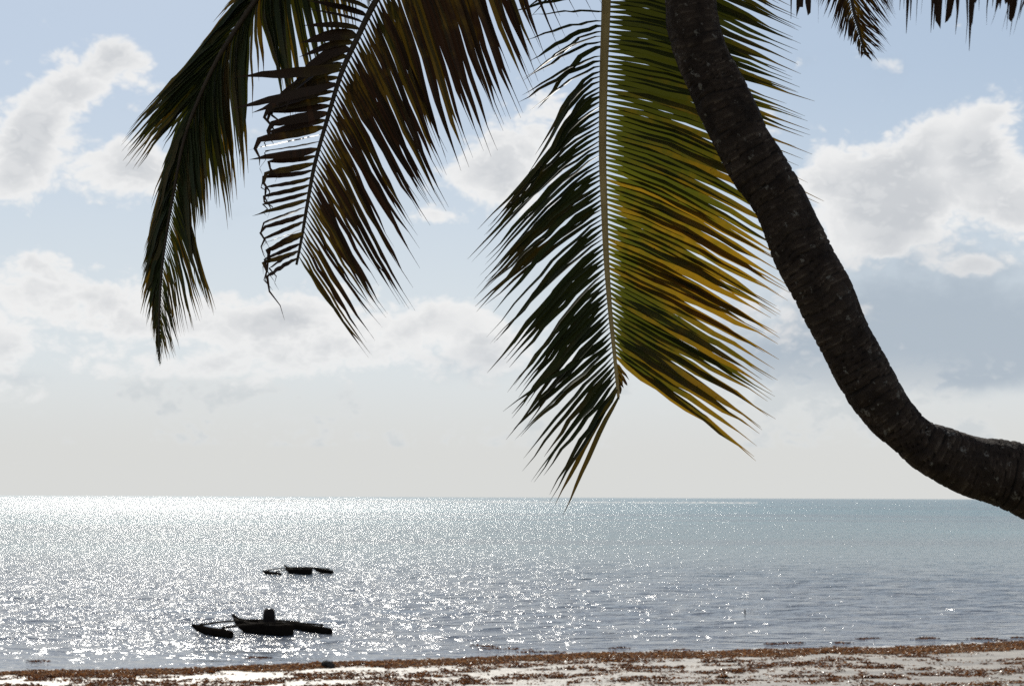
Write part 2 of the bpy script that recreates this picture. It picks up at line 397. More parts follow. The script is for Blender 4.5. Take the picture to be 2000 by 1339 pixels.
LE = [(1297, 0), (1303, 60), (1321, 116), (1353, 197), (1384, 267), (1419, 337), (1462, 393), (1490, 455), (1519, 523), (1550, 585), (1578, 640), (1616, 713), (1655, 780), (1694, 830), (1741, 877), (1795, 923), (1888, 972), (2000, 1008)]
RE = [(1399, 0), (1405, 40), (1431, 115), (1470, 190), (1507, 268), (1545, 325), (1583, 392), (1612, 455), (1640, 515), (1672, 575), (1697, 635), (1730, 700), (1768, 760), (1795, 800), (1822, 828), (1858, 838), (1915, 851), (2000, 864)]
def build_trunk():
    ctr, rad = [], []
    for (ax, ay), (bx, by) in zip(LE, RE):
        D = 8.0
        a, b = P(ax, ay, D), P(bx, by, D)
        ctr.append((a + b) / 2); rad.append((a - b).length / 2)
    # perpendicular radius: project on the normal of the centre line
    top = [(P(1318, -420, 8.15), 0.11), (P(1322, -260, 8.12), 0.112), (P(1333, -120, 8.05), 0.116)]
    pts = [t[0] for t in top]; rr = [t[1] for t in top]
    for i in range(len(ctr)):
        t = (ctr[min(i + 1, len(ctr) - 1)] - ctr[max(i - 1, 0)]).normalized()
        w = (P(*RE[i], 8.0) - P(*LE[i], 8.0)) / 2
        pts.append(ctr[i]); rr.append((w - t * w.dot(t)).length)
    pts += [P(2140, 1000, 8.0), P(2330, 1080, 7.97), Vector((3.78, 7.93, 3.62)), Vector((4.08, 7.9, 3.1)), Vector((4.16, 7.9, 2.4))]
    rr += [0.185, 0.20, 0.22, 0.26, 0.34]
    for i, (p, r_) in enumerate(zip(pts, rr)): pass
    n = 46
    c = catmull(pts, n); 
    rv = catmull([Vector((r_, 0, 0)) for r_ in rr], n)
    # even steps of 9 mm along the trunk
    L = [0.0]
    for a, b in zip(c, c[1:]): L.append(L[-1] + (b - a).length)
    tot = L[-1]; ns = int(tot / 0.009); S = np.linspace(0, tot, ns)
    cx = np.stack([np.interp(S, L, [p[i] for p in c]) for i in range(3)], -1)
    rad = np.interp(S, L, [v[0] for v in rv])
    seg = 72
    # ring scars: uneven spacing, each a small sloping step
    ring = np.zeros(ns); s = 0.0; edges = [0.0]
    while s < tot: s += random.choice((random.uniform(0.014, 0.03), random.uniform(0.03, 0.062))); edges.append(s)
    edges = np.array(edges)
    v = []
    tang = np.gradient(cx, axis=0)
    tang /= np.linalg.norm(tang, axis=1)[:, None]
    ref = np.array([0.0, 1.0, 0.0])
    A = np.cross(tang, ref); A /= np.linalg.norm(A, axis=1)[:, None]; B = np.cross(tang, A)
    th = np.linspace(0, 2 * np.pi, seg, endpoint=False)
    SS, TH = np.meshgrid(S, th, indexing='ij')
    wob = 0.016 * np.sin(TH + SS * 3) + 0.006 * np.sin(3 * TH + SS * 9) + 0.004 * np.sin(5 * TH - SS * 14)
    nz = np.array([[mnoise.fractal(Vector((math.cos(t) * 2.2, math.sin(t) * 2.2, s_ * 9)), 0.9, 2.1, 4) for t in th] for s_ in S[::4]])
    nz = np.repeat(nz, 4, axis=0)[:ns]
    k_ = np.ones(9) / 9
    nz = np.apply_along_axis(lambda q: np.convolve(q, k_, mode='same'), 0, nz)
    q = SS + wob + nz * 0.004
    idx = np.clip(np.searchsorted(edges, q) - 1, 0, len(edges) - 2)
    fr = (q - edges[idx]) / (edges[idx + 1] - edges[idx])
    depth = (0.5 + 0.5 * np.sin(idx * 12.9898 + 1.3 * np.sin(idx * 78.233)))
    prof = (1 - np.minimum(fr / 0.22, 1.0)) * -1.0 + fr * 0.35
    Rr = rad[:, None] * (0.97 + 0.02 * np.sin(SS * 7 + 2 * np.cos(TH)) ) + prof * (0.003 + 0.0065 * depth) + nz * 0.008
    pos = cx[:, None, :] + A[:, None, :] * (Rr * np.cos(TH))[..., None] + B[:, None, :] * (Rr * np.sin(TH))[..., None]
    pos = np.concatenate([pos, pos[:, :1]], 1)
    me = grid_mesh('trunk', pos[..., 0], pos[..., 1], pos[..., 2])
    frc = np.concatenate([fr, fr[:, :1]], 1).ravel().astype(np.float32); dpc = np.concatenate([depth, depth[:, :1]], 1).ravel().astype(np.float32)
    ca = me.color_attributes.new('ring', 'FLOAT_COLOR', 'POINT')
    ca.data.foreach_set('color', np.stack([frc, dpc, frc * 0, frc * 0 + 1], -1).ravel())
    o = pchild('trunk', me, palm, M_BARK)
build_trunk()
CROWN = P(1316, -430, 8.15)

# leaflets -------------------------------------------------------------
def leaflet_geo(p0, d0, p1, w, twist, dry, trans, sag=0.0, kink=None, seg=9, fold=0.18, blunt=False, tail=0.12, base_w=0.3, wig=0.004):
    """one leaflet: a narrow V-folded blade from p0 to p1, leaving along d0; returns verts, faces, leafdata"""
    L = (p1 - p0).length
    c1 = p0 + d0 * (L * 0.30)
    c2 = p0 + (p1 - p0) * 0.62 + Vector((0, 0, sag * L)) 
    cen = []
    for i in range(seg + 1):
        t = i / seg
        b = p0 * (1 - t) ** 3 + c1 * (3 * t * (1 - t) ** 2) + c2 * (3 * t * t * (1 - t)) + p1 * t ** 3
        cen.append(b)
    if kink:                                       # tip broken: the end hangs down
        ku, kl, kd = kink
        seg = 14; cen = [p0 * (1 - t) ** 3 + c1 * (3 * t * (1 - t) ** 2) + c2 * (3 * t * t * (1 - t)) + p1 * t ** 3 for t in [i / seg for i in range(seg + 1)]]
        n_ = max(3, int((1 - ku) * seg))
        ki = seg - n_
        b0 = cen[ki].copy()
        for i in range(ki + 1, seg + 1):
            q = (i - ki) / n_
            cen[i] = b0 + kd * (kl * q) + Vector((0.02 * math.sin(q * 5 + ku * 40), 0.01 * math.sin(q * 4), 0.0))
    ph = random.uniform(0, 6.28); rnd = random.random()
    v, f, a = [], [], []
    for i in range(seg + 1):
        t = i / seg
        if 0 < i < seg: cen[i] = cen[i] + Vector((math.sin(ph + i * 1.9), math.cos(ph * 2 + i * 1.3), math.sin(ph * 3 + i * 2.3))) * wig
    tw_r = random.uniform(-0.25, 0.25)
    for i in range(seg + 1):
        t = i / seg
        tg = (cen[min(i + 1, seg)] - cen[max(i - 1, 0)]).normalized()
        A = Vector((0, -1, 0)); A = (A - tg * A.dot(tg))
        A = A.normalized() if A.length > 0.05 else tg.orthogonal().normalized()
        B = tg.cross(A)
        th = twist + tw_r * (t - 0.3)
        nrm = A * math.cos(th) + B * math.sin(th); wd = tg.cross(nrm)
        if blunt: pr = interp([(0, base_w), (0.25, 1), (0.86, 0.85), (1.0, 0.55)], t)[0]
        else: pr = interp([(0, base_w), (0.10, 0.72), (0.28, 1.0), (0.55, 0.92), (0.80, 0.55), (1 - tail, 0.26), (1.0, 0.03)], t)[0]
        hw = w * 0.5 * pr
        if blunt and i == seg:
            cut_ = [random.uniform(-0.02, 0.035) for _ in range(3)]
            v += [cen[i] - wd * hw + tg * cut_[0], cen[i] + tg * cut_[1], cen[i] + wd * hw + tg * cut_[2]]; a += [(rnd, dry, t, trans)] * 3
            b = (i - 1) * 3; f += [(b, b + 1, b + 4, b + 3), (b + 1, b + 2, b + 5, b + 4)]
            continue
        v += [cen[i] - wd * hw + nrm * (fold * hw), cen[i], cen[i] + wd * hw + nrm * (fold * hw)]
        a += [(rnd, dry, t, trans)] * 3
        if i:
            b = (i - 1) * 3
            f += [(b, b + 1, b + 4, b + 3), (b + 1, b + 2, b + 5, b + 4)]
    return v, f, a

FR = []                                             # (frond empty, list of leaflets (verts, faces, data, score))
def make_frond(rach, spacing, left, right, wmm, rad, stalk, label=None, extra=()):
    """rach: [(px, py, D)] from crown to tip;  left/right: dict of leaflet rules"""
    fr = link('frond', None, palm); fr.matrix_parent_inverse = Matrix.Translation(-palm.location)
    if label: fr['label'] = label
    pts3 = catmull([CROWN] + [P(*q) for q in rach], 16)
    n = len(pts3)
    v, f = tube(pts3, [rad[0] + (rad[1] - rad[0]) * (i / (n - 1)) ** 0.8 for i in range(n)], 8)
    pchild('rachis', mesh('rachis', v, f), fr, stalk)
    # photo-pixel track of the rachis, to read the leaflet tables along it
    leaves = []
    for side, S in (('l', left), ('r', right)):
        if not S: continue
        seq = resample([Vector((x, y, D)) for x, y, D in px_track(pts3)], spacing)
        if S.get('spacing'): seq = resample([Vector((x, y, D)) for x, y, D in px_track(pts3)], S['spacing'])
        nl = 0.0
        for i in range(len(seq) - 1):
            q = seq[i]; key = q.x if S.get('by') == 'x' else q.y
            if not (S['keys'][0][0] - 1e-3 <= key <= S['keys'][-1][0]): continue
            if S.get('skip') and S['skip'](q.x, q.y): continue
            tx, ty = interp(S['keys'], key)
            if random.random() < 0.22: nl = random.gauss(0, S.get('clump', 8))
            j = S.get('jit', 8)
            L_ = random.gauss(1.0, S.get('lenj', 0.03))
            tx = q.x + (tx - q.x) * L_ + random.gauss(0, j) * 0.6 + nl * 0.5; ty = q.y + (ty - q.y) * L_ + random.gauss(0, j) + nl
            D1 = q.z + S.get('dd', 0.0) + random.gauss(0, 0.05)
            p0 = P(q.x, q.y, q.z); p1 = P(tx, ty, D1)
            ang = S['d0'](q.x, q.y); d0 = (CR * math.cos(R(ang)) + CU * math.sin(R(ang)) + fw * S.get('d0y', 0.0)).normalized()
            kk = S['kink'](q.x, q.y) if S.get('kink') else None
            dry = S['dry'](q.x, q.y) if callable(S['dry']) else S['dry']
            tr = S['tr'](q.x, q.y) if callable(S.get('tr')) else S.get('tr', 1.0)
            w = wmm * S.get('w', 1.0) * random.uniform(0.8, 1.12)
            wf = S.get('wf'); w *= wf(q.x, q.y) if wf else 1.0
            g = leaflet_geo(p0, d0, p1, w, R(S['twist'] + random.gauss(0, S.get('twj', 9))), dry, tr, S.get('sag', 0.0), kk, blunt=S.get('blunt', False), tail=S.get('tail', .12), base_w=S.get('bw', .3), wig=S.get('wig', .004))
            y0, y1 = max(0, min(q.y, ty)), max(q.y, ty)
            vis = max(0.0, y1 - y0) if -50 < tx < 2050 else 0
            leaves.append((g, math.hypot(vis, abs(tx - q.x) if vis > 0 else 0)))
    for (bx, by, tx, ty, D, w, blunt, dry, tr, ang, kk) in extra:
        d0 = CR * math.cos(R(ang)) + CU * math.sin(R(ang))
        g = leaflet_geo(P(bx, by, D), d0, P(tx, ty, D + random.gauss(0, .06)), w, R(random.gauss(22, 18)), dry, tr, 0.0, kk, blunt=blunt, base_w=0.45, wig=.002)
        leaves.append((g, 30 + math.hypot(tx - bx, ty - max(by, 0))))
    FR.append((fr, leaves)); return fr
def px_track(pts3):
    for p in pts3:
        d = p - EYE; z = d.dot(fw)
        yield 1000 + F * d.dot(CR) / z, 669.5 - F * d.dot(CU) / z, p.y

# frond hanging straight down behind the trunk, its right half lit through
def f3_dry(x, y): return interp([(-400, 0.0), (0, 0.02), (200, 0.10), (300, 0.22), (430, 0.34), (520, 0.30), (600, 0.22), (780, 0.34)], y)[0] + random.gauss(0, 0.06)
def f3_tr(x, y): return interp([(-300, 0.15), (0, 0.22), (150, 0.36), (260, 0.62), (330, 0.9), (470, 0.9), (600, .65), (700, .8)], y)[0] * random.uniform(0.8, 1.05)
make_frond([(1250, -500, 8.35), (1205, -330, 8.5), (1186, -150, 8.55), (1184, 0, 8.55), (1179, 150, 8.55), (1177, 300, 8.55), (1180, 400, 8.55), (1184, 500, 8.53), (1191, 600, 8.5), (1200, 690, 8.46), (1208, 775, 8.42)], 9.6,
    dict(keys=[(-480, 1010, -420), (-200, 1000, -130), (-60, 1010, 0), (20, 1040, 70), (54, 1019, 123), (84, 1028, 180), (110, 1040, 215), (123, 1030, 272), (170, 1038, 312), (205, 985, 410), (230, 956, 468), (300, 946, 534), (350, 945, 570), (400, 958, 613), (450, 969, 655), (500, 983, 696), (550, 1002, 742), (600, 1009, 798), (650, 998, 835), (690, 1032, 881), (720, 1055, 940), (755, 1067, 972), (776, 1099, 1006)],
         d0=lambda x, y: interp([(0, 175), (200, 205), (500, 215), (700, 225), (775, 245)], y)[0], twist=46, dd=-0.10, sag=0.03, dry=lambda x, y: 0.05 + random.gauss(0, 0.12), tr=0.07, bw=.15, w=1.05, lenj=.05, clump=22, jit=11, skip=lambda x, y: -10 < y < 118 and random.random() < 0.2, wig=.004),
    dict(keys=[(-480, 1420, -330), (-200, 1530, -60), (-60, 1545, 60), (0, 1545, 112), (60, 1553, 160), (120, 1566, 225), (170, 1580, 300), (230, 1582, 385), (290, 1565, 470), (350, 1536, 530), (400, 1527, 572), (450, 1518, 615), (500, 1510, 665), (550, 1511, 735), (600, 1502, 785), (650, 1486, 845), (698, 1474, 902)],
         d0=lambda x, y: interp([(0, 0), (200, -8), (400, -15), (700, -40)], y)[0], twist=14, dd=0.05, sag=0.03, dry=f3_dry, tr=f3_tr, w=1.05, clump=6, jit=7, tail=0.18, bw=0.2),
    0.036, (0.040, 0.007), M_RACHIS, None,
    [(1208, 776, 1099, 1006, 8.4, 0.026, False, .5, .15, 238, None), (1205, 760, 1084, 985, 8.42, 0.03, False, .4, .15, 236, None)] +
    [(1199 + i * 2, 706 + 11 * i, 1224 - i * 4, 735 + 9 * i, 8.46, 0.02, True, .8, .2, -40, None) for i in range(5)])

# middle frond, brown and ragged, left leaflets with broken hanging tips
def f2_kink(x, y):
    if y < 150: return (0.78, 0.10, Vector((0.3, 0, -1)).normalized()) if random.random() < 0.25 else None
    return (random.uniform(0.8, 0.9), random.uniform(0.05, 0.15) + max(0, (y - 430)) / 90 * 0.12 * random.random(), Vector((random.uniform(-0.2, 0.5), random.uniform(-.2, .2), -1)).normalized()) if random.random() < 0.85 else None
make_frond([(1200, -520, 8.1), (1050, -430, 8.1), (900, -250, 8.15), (800, -105, 8.2), (735, 0, 8.2), (700, 70, 8.2), (668, 140, 8.2), (640, 230, 8.2), (615, 320, 8.2), (600, 400, 8.2), (590, 460, 8.2), (579, 517, 8.2)], 10.2,
    dict(keys=[(-430, 860, -560), (-200, 680, -220), (-60, 600, -60), (33, 600, 0), (72, 590, 80), (95, 575, 130), (125, 545, 188), (160, 500, 222), (195, 482, 233), (215, 505, 252), (245, 485, 280), (275, 488, 306), (305, 492, 330), (330, 490, 356), (360, 494, 396), (400, 496, 444), (461, 500, 508), (517, 496, 574)],
         d0=lambda x, y: interp([(0, 150), (100, 168), (150, 184), (200, 188), (300, 201), (517, 210)], y)[0], twist=34, dd=-0.12, sag=0.01, dry=lambda x, y: random.uniform(0.8, 1.35), tr=0.12, spacing=14.5, bw=.15, w=1.25, wf=lambda x, y: interp([(0, 1.5), (250, 1.15), (400, 0.85), (520, 0.7)], y)[0], clump=5, jit=5, kink=f2_kink, twj=22, wig=.001),
    dict(keys=[(-480, 1330, -150), (-350, 1150, 0), (-260, 1040, 80), (-200, 1040, 190), (-160, 1000, 255), (-100, 945, 300), (-40, 890, 335), (40, 864, 378), (100, 841, 401), (150, 823, 439), (200, 800, 462), (240, 783, 519), (300, 774, 578), (360, 757, 615), (420, 735, 635), (470, 712, 655), (517, 689, 680)],
         d0=lambda x, y: interp([(-300, -50), (0, -62), (300, -55), (517, -58)], y)[0], twist=38, dd=0.15, sag=-0.05, bw=.15, dry=lambda x, y: random.choice([0.6, 0.9, 1.0, 1.1, 1.1, 1.2]), tr=0.12, tail=.28, w=0.86, lenj=.07, clump=16, jit=12, wf=lambda x, y: interp([(-100, 1.3), (100, 1.15), (300, 0.95), (517, 0.62)], y)[0], wig=.003),
    0.034, (0.024, 0.006), M_RACHIS_DARK, 'ragged brown frond with broken tips',
    [(581, 505, 506, 550, 8.1, 0.03, False, 1.1, .1, 205, (0.72, 0.22, Vector((0.32, 0, -0.95)))), (584, 490, 508, 535, 8.05, 0.03, False, 1.1, .1, 205, (0.8, 0.12, Vector((0.5, 0, -0.85)))), (590, 455, 506, 500, 8.08, 0.03, False, 1.1, .1, 202, (0.84, 0.15, Vector((0.1, 0, -1)))), (667, 128, 463, 150, 8.0, 0.05, False, 1.0, .1, 196, None), (655, 165, 452, 213, 8.0, 0.045, False, 1.2, .1, 196, None)])

# left frond, seen from its side, curtain of leaflets
make_frond([(1150, -600, 8.4), (950, -500, 8.6), (760, -320, 8.8), (640, -180, 8.85), (560, -80, 8.85), (500, 0, 8.85), (452, 71, 8.85), (420, 125, 8.85), (389, 191, 8.85), (360, 270, 8.85), (340, 370, 8.85), (326, 452, 8.85), (316, 530, 8.85), (311, 627, 8.85), (312, 700, 8.85)], 6.6,
    dict(keys=[(-480, 800, -520), (-200, 500, -60), (-60, 385, 100), (0, 330, 165), (35, 268, 232), (71, 245, 277), (100, 250, 302), (125, 254, 326), (150, 262, 336), (165, 305, 275), (175, 320, 300), (191, 291, 404), (230, 294, 443), (290, 288, 480), (330, 280, 516), (390, 275, 573), (452, 281, 610), (500, 296, 643), (560, 303, 670), (640, 311, 705), (700, 314, 722)],
         d0=lambda x, y: interp([(0, 215), (150, 232), (400, 245), (700, 262)], y)[0], twist=40, dd=0.1, sag=0.05, dry=lambda x, y: 0.1 + random.gauss(0, 0.2), tr=0.3, bw=.15, w=1.05, clump=3, jit=3, wf=lambda x, y: interp([(0, 1.0), (400, .9), (560, .5), (700, .3)], y)[0]),
    dict(keys=[(-480, 900, -250), (-250, 720, 20), (-150, 640, 130), (-115, 610, 172), (-85, 577, 242), (-55, 547, 190), (-35, 572, 192), (-15, 512, 140), (0, 482, 300), (30, 474, 352), (71, 464, 372), (100, 450, 402), (125, 437, 424), (155, 408, 402), (191, 397, 430), (230, 386, 446), (270, 369, 464), (300, 365, 500), (350, 419, 618), (380, 400, 560), (410, 398, 606), (452, 375, 629), (490, 359, 654), (530, 346, 660), (580, 350, 690), (640, 320, 700), (700, 313, 715)],
         d0=lambda x, y: interp([(0, 250), (150, 255), (300, 280), (450, 300), (700, 280)], y)[0], twist=42, dd=-0.1, sag=0.02, dry=lambda x, y: 0.15 + random.gauss(0, 0.22), tr=0.3, bw=.15, w=1.05, clump=7, jit=6, wig=.002, wf=lambda x, y: interp([(0, 1.05), (330, .9), (420, .5), (700, .22)], y)[0]),
    0.036, (0.024, 0.004), M_RACHIS_DARK)

# small frond end dipping in from above, right of the trunk
make_frond([(1420, -600, 8.4), (1540, -520, 8.6), (1620, -330, 8.7), (1652, -150, 8.7), (1664, 0, 8.7), (1678, 60, 8.7), (1690, 108, 8.7)], 4.6,
    dict(keys=[(-560, 1480, -250), (-330, 1560, -80), (-150, 1598, 5), (-60, 1612, 25), (0, 1640, 70), (60, 1664, 84), (108, 1688, 116)], d0=lambda x, y: 225, twist=42, dry=1.0, tr=0.2, w=0.34, clump=3, jit=5, wig=.001),
    dict(keys=[(-560, 1720, -300), (-330, 1740, -60), (-150, 1745, 20), (-60, 1738, 48), (0, 1730, 72), (60, 1722, 100), (108, 1700, 122)], d0=lambda x, y: 300, twist=40, dry=1.0, tr=0.2, w=0.24, clump=3, jit=6, wig=.001),
    0.036, (0.022, 0.004), M_RACHIS_DARK)

# dead frond reaching over the camera, blunt torn leaflet ends in the top right corner
def f4_len(): pass
D4 = [(1480, -640, 7.4), (1640, -620, 6.4), (1790, -430, 5.5), (1920, -250, 4.9), (2060, -120, 4.5), (2200, -20, 4.3)]
def f4_tip(x):
    return x
def f4_keys(dx): return [(1318, 1250 + dx, -420), (1480, 1460 + dx, -150), (1700, 1690 + dx, -60), (1900, 1860 + dx, -22), (2050, 1990 + dx, -16), (2190, 2080 + dx, 10)]
F4 = []
for tx, ty, wpx, bl in ((1494, 12, 12, 1), (1545, 37, 22, 0), (1562, 22, 24, 1), (1578, 14, 20, 1), (1598, 46, 5, 0), (1692, 20, 9, 0), (1706, 24, 8, 0), (1732, 20, 14, 1), (1742, 14, 12, 1), (1757, 21, 14, 1), (1765, 18, 12, 1), (1770, 66, 20, 0), (1778, 40, 17, 0), (1789, 50, 6, 0), (1799, 28, 5, 0), (1818, 64, 16, 1), (1823, 58, 15, 0), (1832, 44, 19, 1), (1852, 36, 20, 1), (1866, 68, 13, 0), (1886, 88, 6, 0), (1893, 100, 15, 0), (1899, 48, 20, 0), (1927, 50, 6, 0), (1938, 16, 12, 1), (1966, 60, 6, 0), (1972, 72, 5, 0), (1975, 37, 19, 1), (1990, 40, 8, 0), (2004, 55, 7, 0), (1912, 22, 9, 1), (1846, 18, 9, 0)):
    bx = tx + 24 + random.gauss(0, 10); D = interp([(1480, 7.0), (1640, 6.3), (1790, 5.4), (1920, 4.9), (2060, 4.5)], bx)[0]
    by = interp([(1480, -640), (1640, -610), (1790, -430), (1920, -250), (2060, -120)], bx)[0]
    F4.append((bx, by, tx, ty, D, wpx * (1.0 if bl and wpx > 18 else 1.3) * D / F, bool(bl) and wpx > 18, random.uniform(1.15, 1.4), .3, 262 + random.gauss(0, 5), None))
for i in range(3):
    F4.append((2010 + i * 20, -140, 1935 + i * 22, 52 + i * 9, 4.6, 0.006, False, 1.3, .2, 200 + i * 9, None))
make_frond(D4, 21.0,
    dict(by='x', keys=f4_keys(0), d0=lambda x, y: 265, twist=22, dry=1.25, tr=0.3, w=0.7, clump=8, jit=8, blunt=True, twj=35, wig=.004),
    dict(by='x', keys=f4_keys(90), d0=lambda x, y: 280, twist=22, dry=1.2, tr=0.3, w=0.5, clump=8, jit=8, twj=35, wig=.004),
    0.034, (0.02, 0.006), M_RACHIS_DARK, 'dead brown frond with torn blunt leaflets', F4)

# pick the leaflets that show largest: parts of their own; the rest of each frond is one mass
scores = sorted((s for _, L in FR for _, s in L), reverse=True)
cut = max(scores[min(296, len(scores) - 1)], 12.0)
for fr, leaves in FR:
    mv, mf, ma = [], [], []
    for (v, f, a), s in leaves:
        if s > cut: pchild('leaflet', mesh('leaflet', v, f, True, a), fr, M_LEAF)
        else:
            b = len(mv); mv += v; ma += a; mf += [tuple(i + b for i in q) for q in f]
    if mv:
        o = pchild('leaflet_mass', mesh('leaflet_mass', mv, mf, True, ma), fr, M_LEAF); o['kind'] = 'stuff'

# unseen rest of the crown: fronds added and aimed to shade trunk and fronds
def shade_frond(az, lift, length, droop):
    pts = []
    h = Vector((math.sin(R(az)), math.cos(R(az)), 0)); p = CROWN.copy(); a = R(lift)
    for i in range(15):
        pts.append(p.copy()); p = p + (h * math.cos(a) + Vector((0, 0, math.sin(a)))) * (length / 14); a -= R(droop) / 14 * (0.5 + i / 14)
    v, f = tube(pts, [0.024 - 0.0014 * i for i in range(15)], 6)
    a_ = [(0.5, 0.5, 0.5, 0.2)] * len(v)
    side = h.cross(Vector((0, 0, 1)))
    seq = resample(pts, 0.045)
    for i, q in enumerate(seq):
        t = i / len(seq)
        if t < 0.12: continue
        ln = 0.85 * math.sin(math.pi * min(1, 0.15 + t * 0.85)) ** 0.6 + 0.08
        for s in (-1, 1):
            d = (side * s * 0.8 + h * (0.25 + 0.6 * t) + Vector((0, 0, -0.35))).normalized()
            g = leaflet_geo(q, (side * s + h * 0.5 + Vector((0, 0, .2))).normalized(), q + d * ln + Vector((0, 0, random.gauss(-.05, .03))), 0.045, R(70), random.gauss(.1, .1), 0.8, seg=4)
            b = len(v); v += g[0]; a_ += g[2]; f += [tuple(k_ + b for k_ in x) for x in g[1]]
    me = mesh('frond', v, f, True, a_)
    o = pchild('frond', me, palm, M_LEAF)
for az, lift, ln, dr in ((-14, 54, 4.9, 62), (-24, 56, 4.8, 66), (-40, 50, 4.8, 60), (-52, 60, 4.6, 62), (-33, 72, 4.4, 66), (-66, 52, 4.4, 60), (60, 66, 3.9, 60), (105, 45, 3.8, 80), (150, 55, 3.6, 70), (195, 65, 3.5, 60), (240, 50, 3.7, 70), (285, 60, 3.8, 60)):
    shade_frond(az, lift, ln, dr)

# ------------------------------------------------------------------ outrigger canoes
def loft(sections):
    v, f = [], []; n = len(sections[0])
    for s in sections: v += s
    for i in range(len(sections) - 1):
        for j in range(n - 1):
            a = i * n + j; f.append((a, a + 1, a + n + 1, a + n))
    return v, f
def make_canoe():
    root = link('outrigger_canoe', None)
    # dugout hull: stern at y=-2, raised prow at y=+2.4
    secs = []
    prof = [(-1.75, 0.15, 0.36, -0.10), (-1.7, 0.30, 0.37, -0.14), (-1.2, 0.36, 0.35, -0.17), (-0.6, 0.38, 0.34, -0.18), (0.4, 0.34, 0.34, -0.16), (1.2, 0.26, 0.35, -0.06), (1.7, 0.17, 0.36, 0.06), (2.05, 0.09, 0.39, 0.16), (2.25, 0.035, 0.43, 0.30)]
    for (y, w, t, b) in prof:
        sec = []
        for k_ in range(9):
            a = math.pi * k_ / 8
            sec.append(Vector((-w * math.copysign(abs(math.cos(a)) ** 0.6, math.cos(a)), y, t - (t - b) * math.sin(a) ** 0.7)))
        ins = [Vector((q.x * 0.86, q.y, q.z + (0.0 if i in (0, 8) else 0.05))) for i, q in enumerate(sec)][::-1]
        secs.append(sec + ins + [sec[0]])
    v, f = loft(secs)
    n = len(secs[0])
    f.append(tuple(range(9))[::-1]); f.append(tuple((len(secs) - 1) * n + i for i in range(9)))
    v2 = [Vector((-0.31, -1.72, 0.375)), Vector((0.31, -1.72, 0.375)), Vector((0.24, -1.72, -0.12)), Vector((-0.24, -1.72, -0.12))]
    v2 += [q + Vector((0, 0.07, 0)) for q in v2]
    b = len(v); v += v2
    f += [(b, b + 1, b + 2, b + 3), (b + 7, b + 6, b + 5, b + 4), (b, b + 4, b + 5, b + 1), (b + 2, b + 6, b + 7, b + 3), (b + 1, b + 5, b + 6, b + 2), (b, b + 3, b + 7, b + 4)]
    hull = link('hull', mesh('hull', v, f, False), root, mat=M_HULL)
    for s in (-1, 1):
        v, f = tube([Vector((s * w * 1.0, y, t + 0.015)) for y, w, t, b_ in prof[1:]], 0.026, 6)
        link('gunwale', mesh('gunwale', v, f), hull, mat=M_POLE)
    v, f = tube([Vector((0, 2.0, 0.36)), Vector((0.0, 2.2, 0.44)), Vector((-0.03, 2.26, 0.47)), Vector((-0.05, 2.27, 0.54))], [0.07, 0.07, 0.06, 0.08], 8)
    link('prow', mesh('prow', v, f), root, mat=M_HULL)
    for y in (-0.9, 0.3):
        v, f = tube([Vector((-0.34, y, 0.32)), Vector((0.34, y, 0.32))], 0.045, 6)
        link('thwart', mesh('thwart', v, f), root, mat=M_POLE)
    for y in (-0.75, 1.0):                          # two long poles right across
        pts = [Vector((-2.0, y, 0.28)), Vector((-1.2, y + .03, 0.36)), Vector((-0.4, y, 0.40)), Vector((0.4, y, 0.405)), Vector((1.2, y - .02, 0.37)), Vector((2.0, y, 0.29))]
        v, f = tube(catmull(pts, 4), 0.036, 7)
        link('outrigger_arm', mesh('outrigger_arm', v, f), root, mat=M_POLE)
        for s in (-1, 1):
            v, f = tube([Vector((s * 0.34, y + 0.1, 0.38)), Vector((s * 1.0, y + .25, 0.34)), Vector((s * 1.8, y + 0.3, 0.24))], 0.022, 6)
            link('brace', mesh('brace', v, f), root, mat=M_POLE)
    for s in (-1, 1):
        secs = []
        for (y, z, w, h) in ((-1.35, 0.09, 0.10, 0.10), (-1.3, 0.09, 0.14, 0.14), (-0.6, 0.09, 0.16, 0.16), (0.4, 0.10, 0.145, 0.15), (1.2, 0.15, 0.11, 0.13), (1.7, 0.22, 0.03, 0.05)):
            secs.append([Vector((s * 1.95 + w * math.cos(q), y, z + h * math.sin(q))) for q in [2 * math.pi * k_ / 10 for k_ in range(11)]])
        v, f = loft(secs); f.append(tuple(range(10))); f.append(tuple(5 * 11 + i for i in range(10))[::-1])
        fl = link('float', mesh('float', v, f), root, mat=M_HULL)
        for y in (-0.75, 1.0):
            v, f = tube([Vector((s * 1.92, y - 0.06, 0.1)), Vector((s * 1.93, y, 0.34))], 0.03, 6)
            link('peg', mesh('peg', v, f), fl, mat=M_POLE)
    return root
def copy_tree(o, parent=None):
    c = o.copy(); COL.objects.link(c); c.parent = parent
    for ch in o.children: copy_tree(ch, c)
    return c
boat = make_canoe()
boat.location = G(514, 1236, 0.0); boat.rotation_euler = (0, R(1.0), R(36)); boat.scale = (0.93, 0.93, 0.93)
tag(boat, 'dark outrigger canoe carrying an upright tub, nearer to the beach', 'canoe', 'outrigger canoes moored off the beach')
far = copy_tree(boat)
far.location = G(583, 1120, 0.0); far.rotation_euler = (0, R(-1.5), R(31)); far.scale = (0.84, 0.84, 0.84)
tag(far, 'small outrigger canoe with an empty hull, farther out on the glittering sea', 'canoe')
bpy.context.view_layer.update()

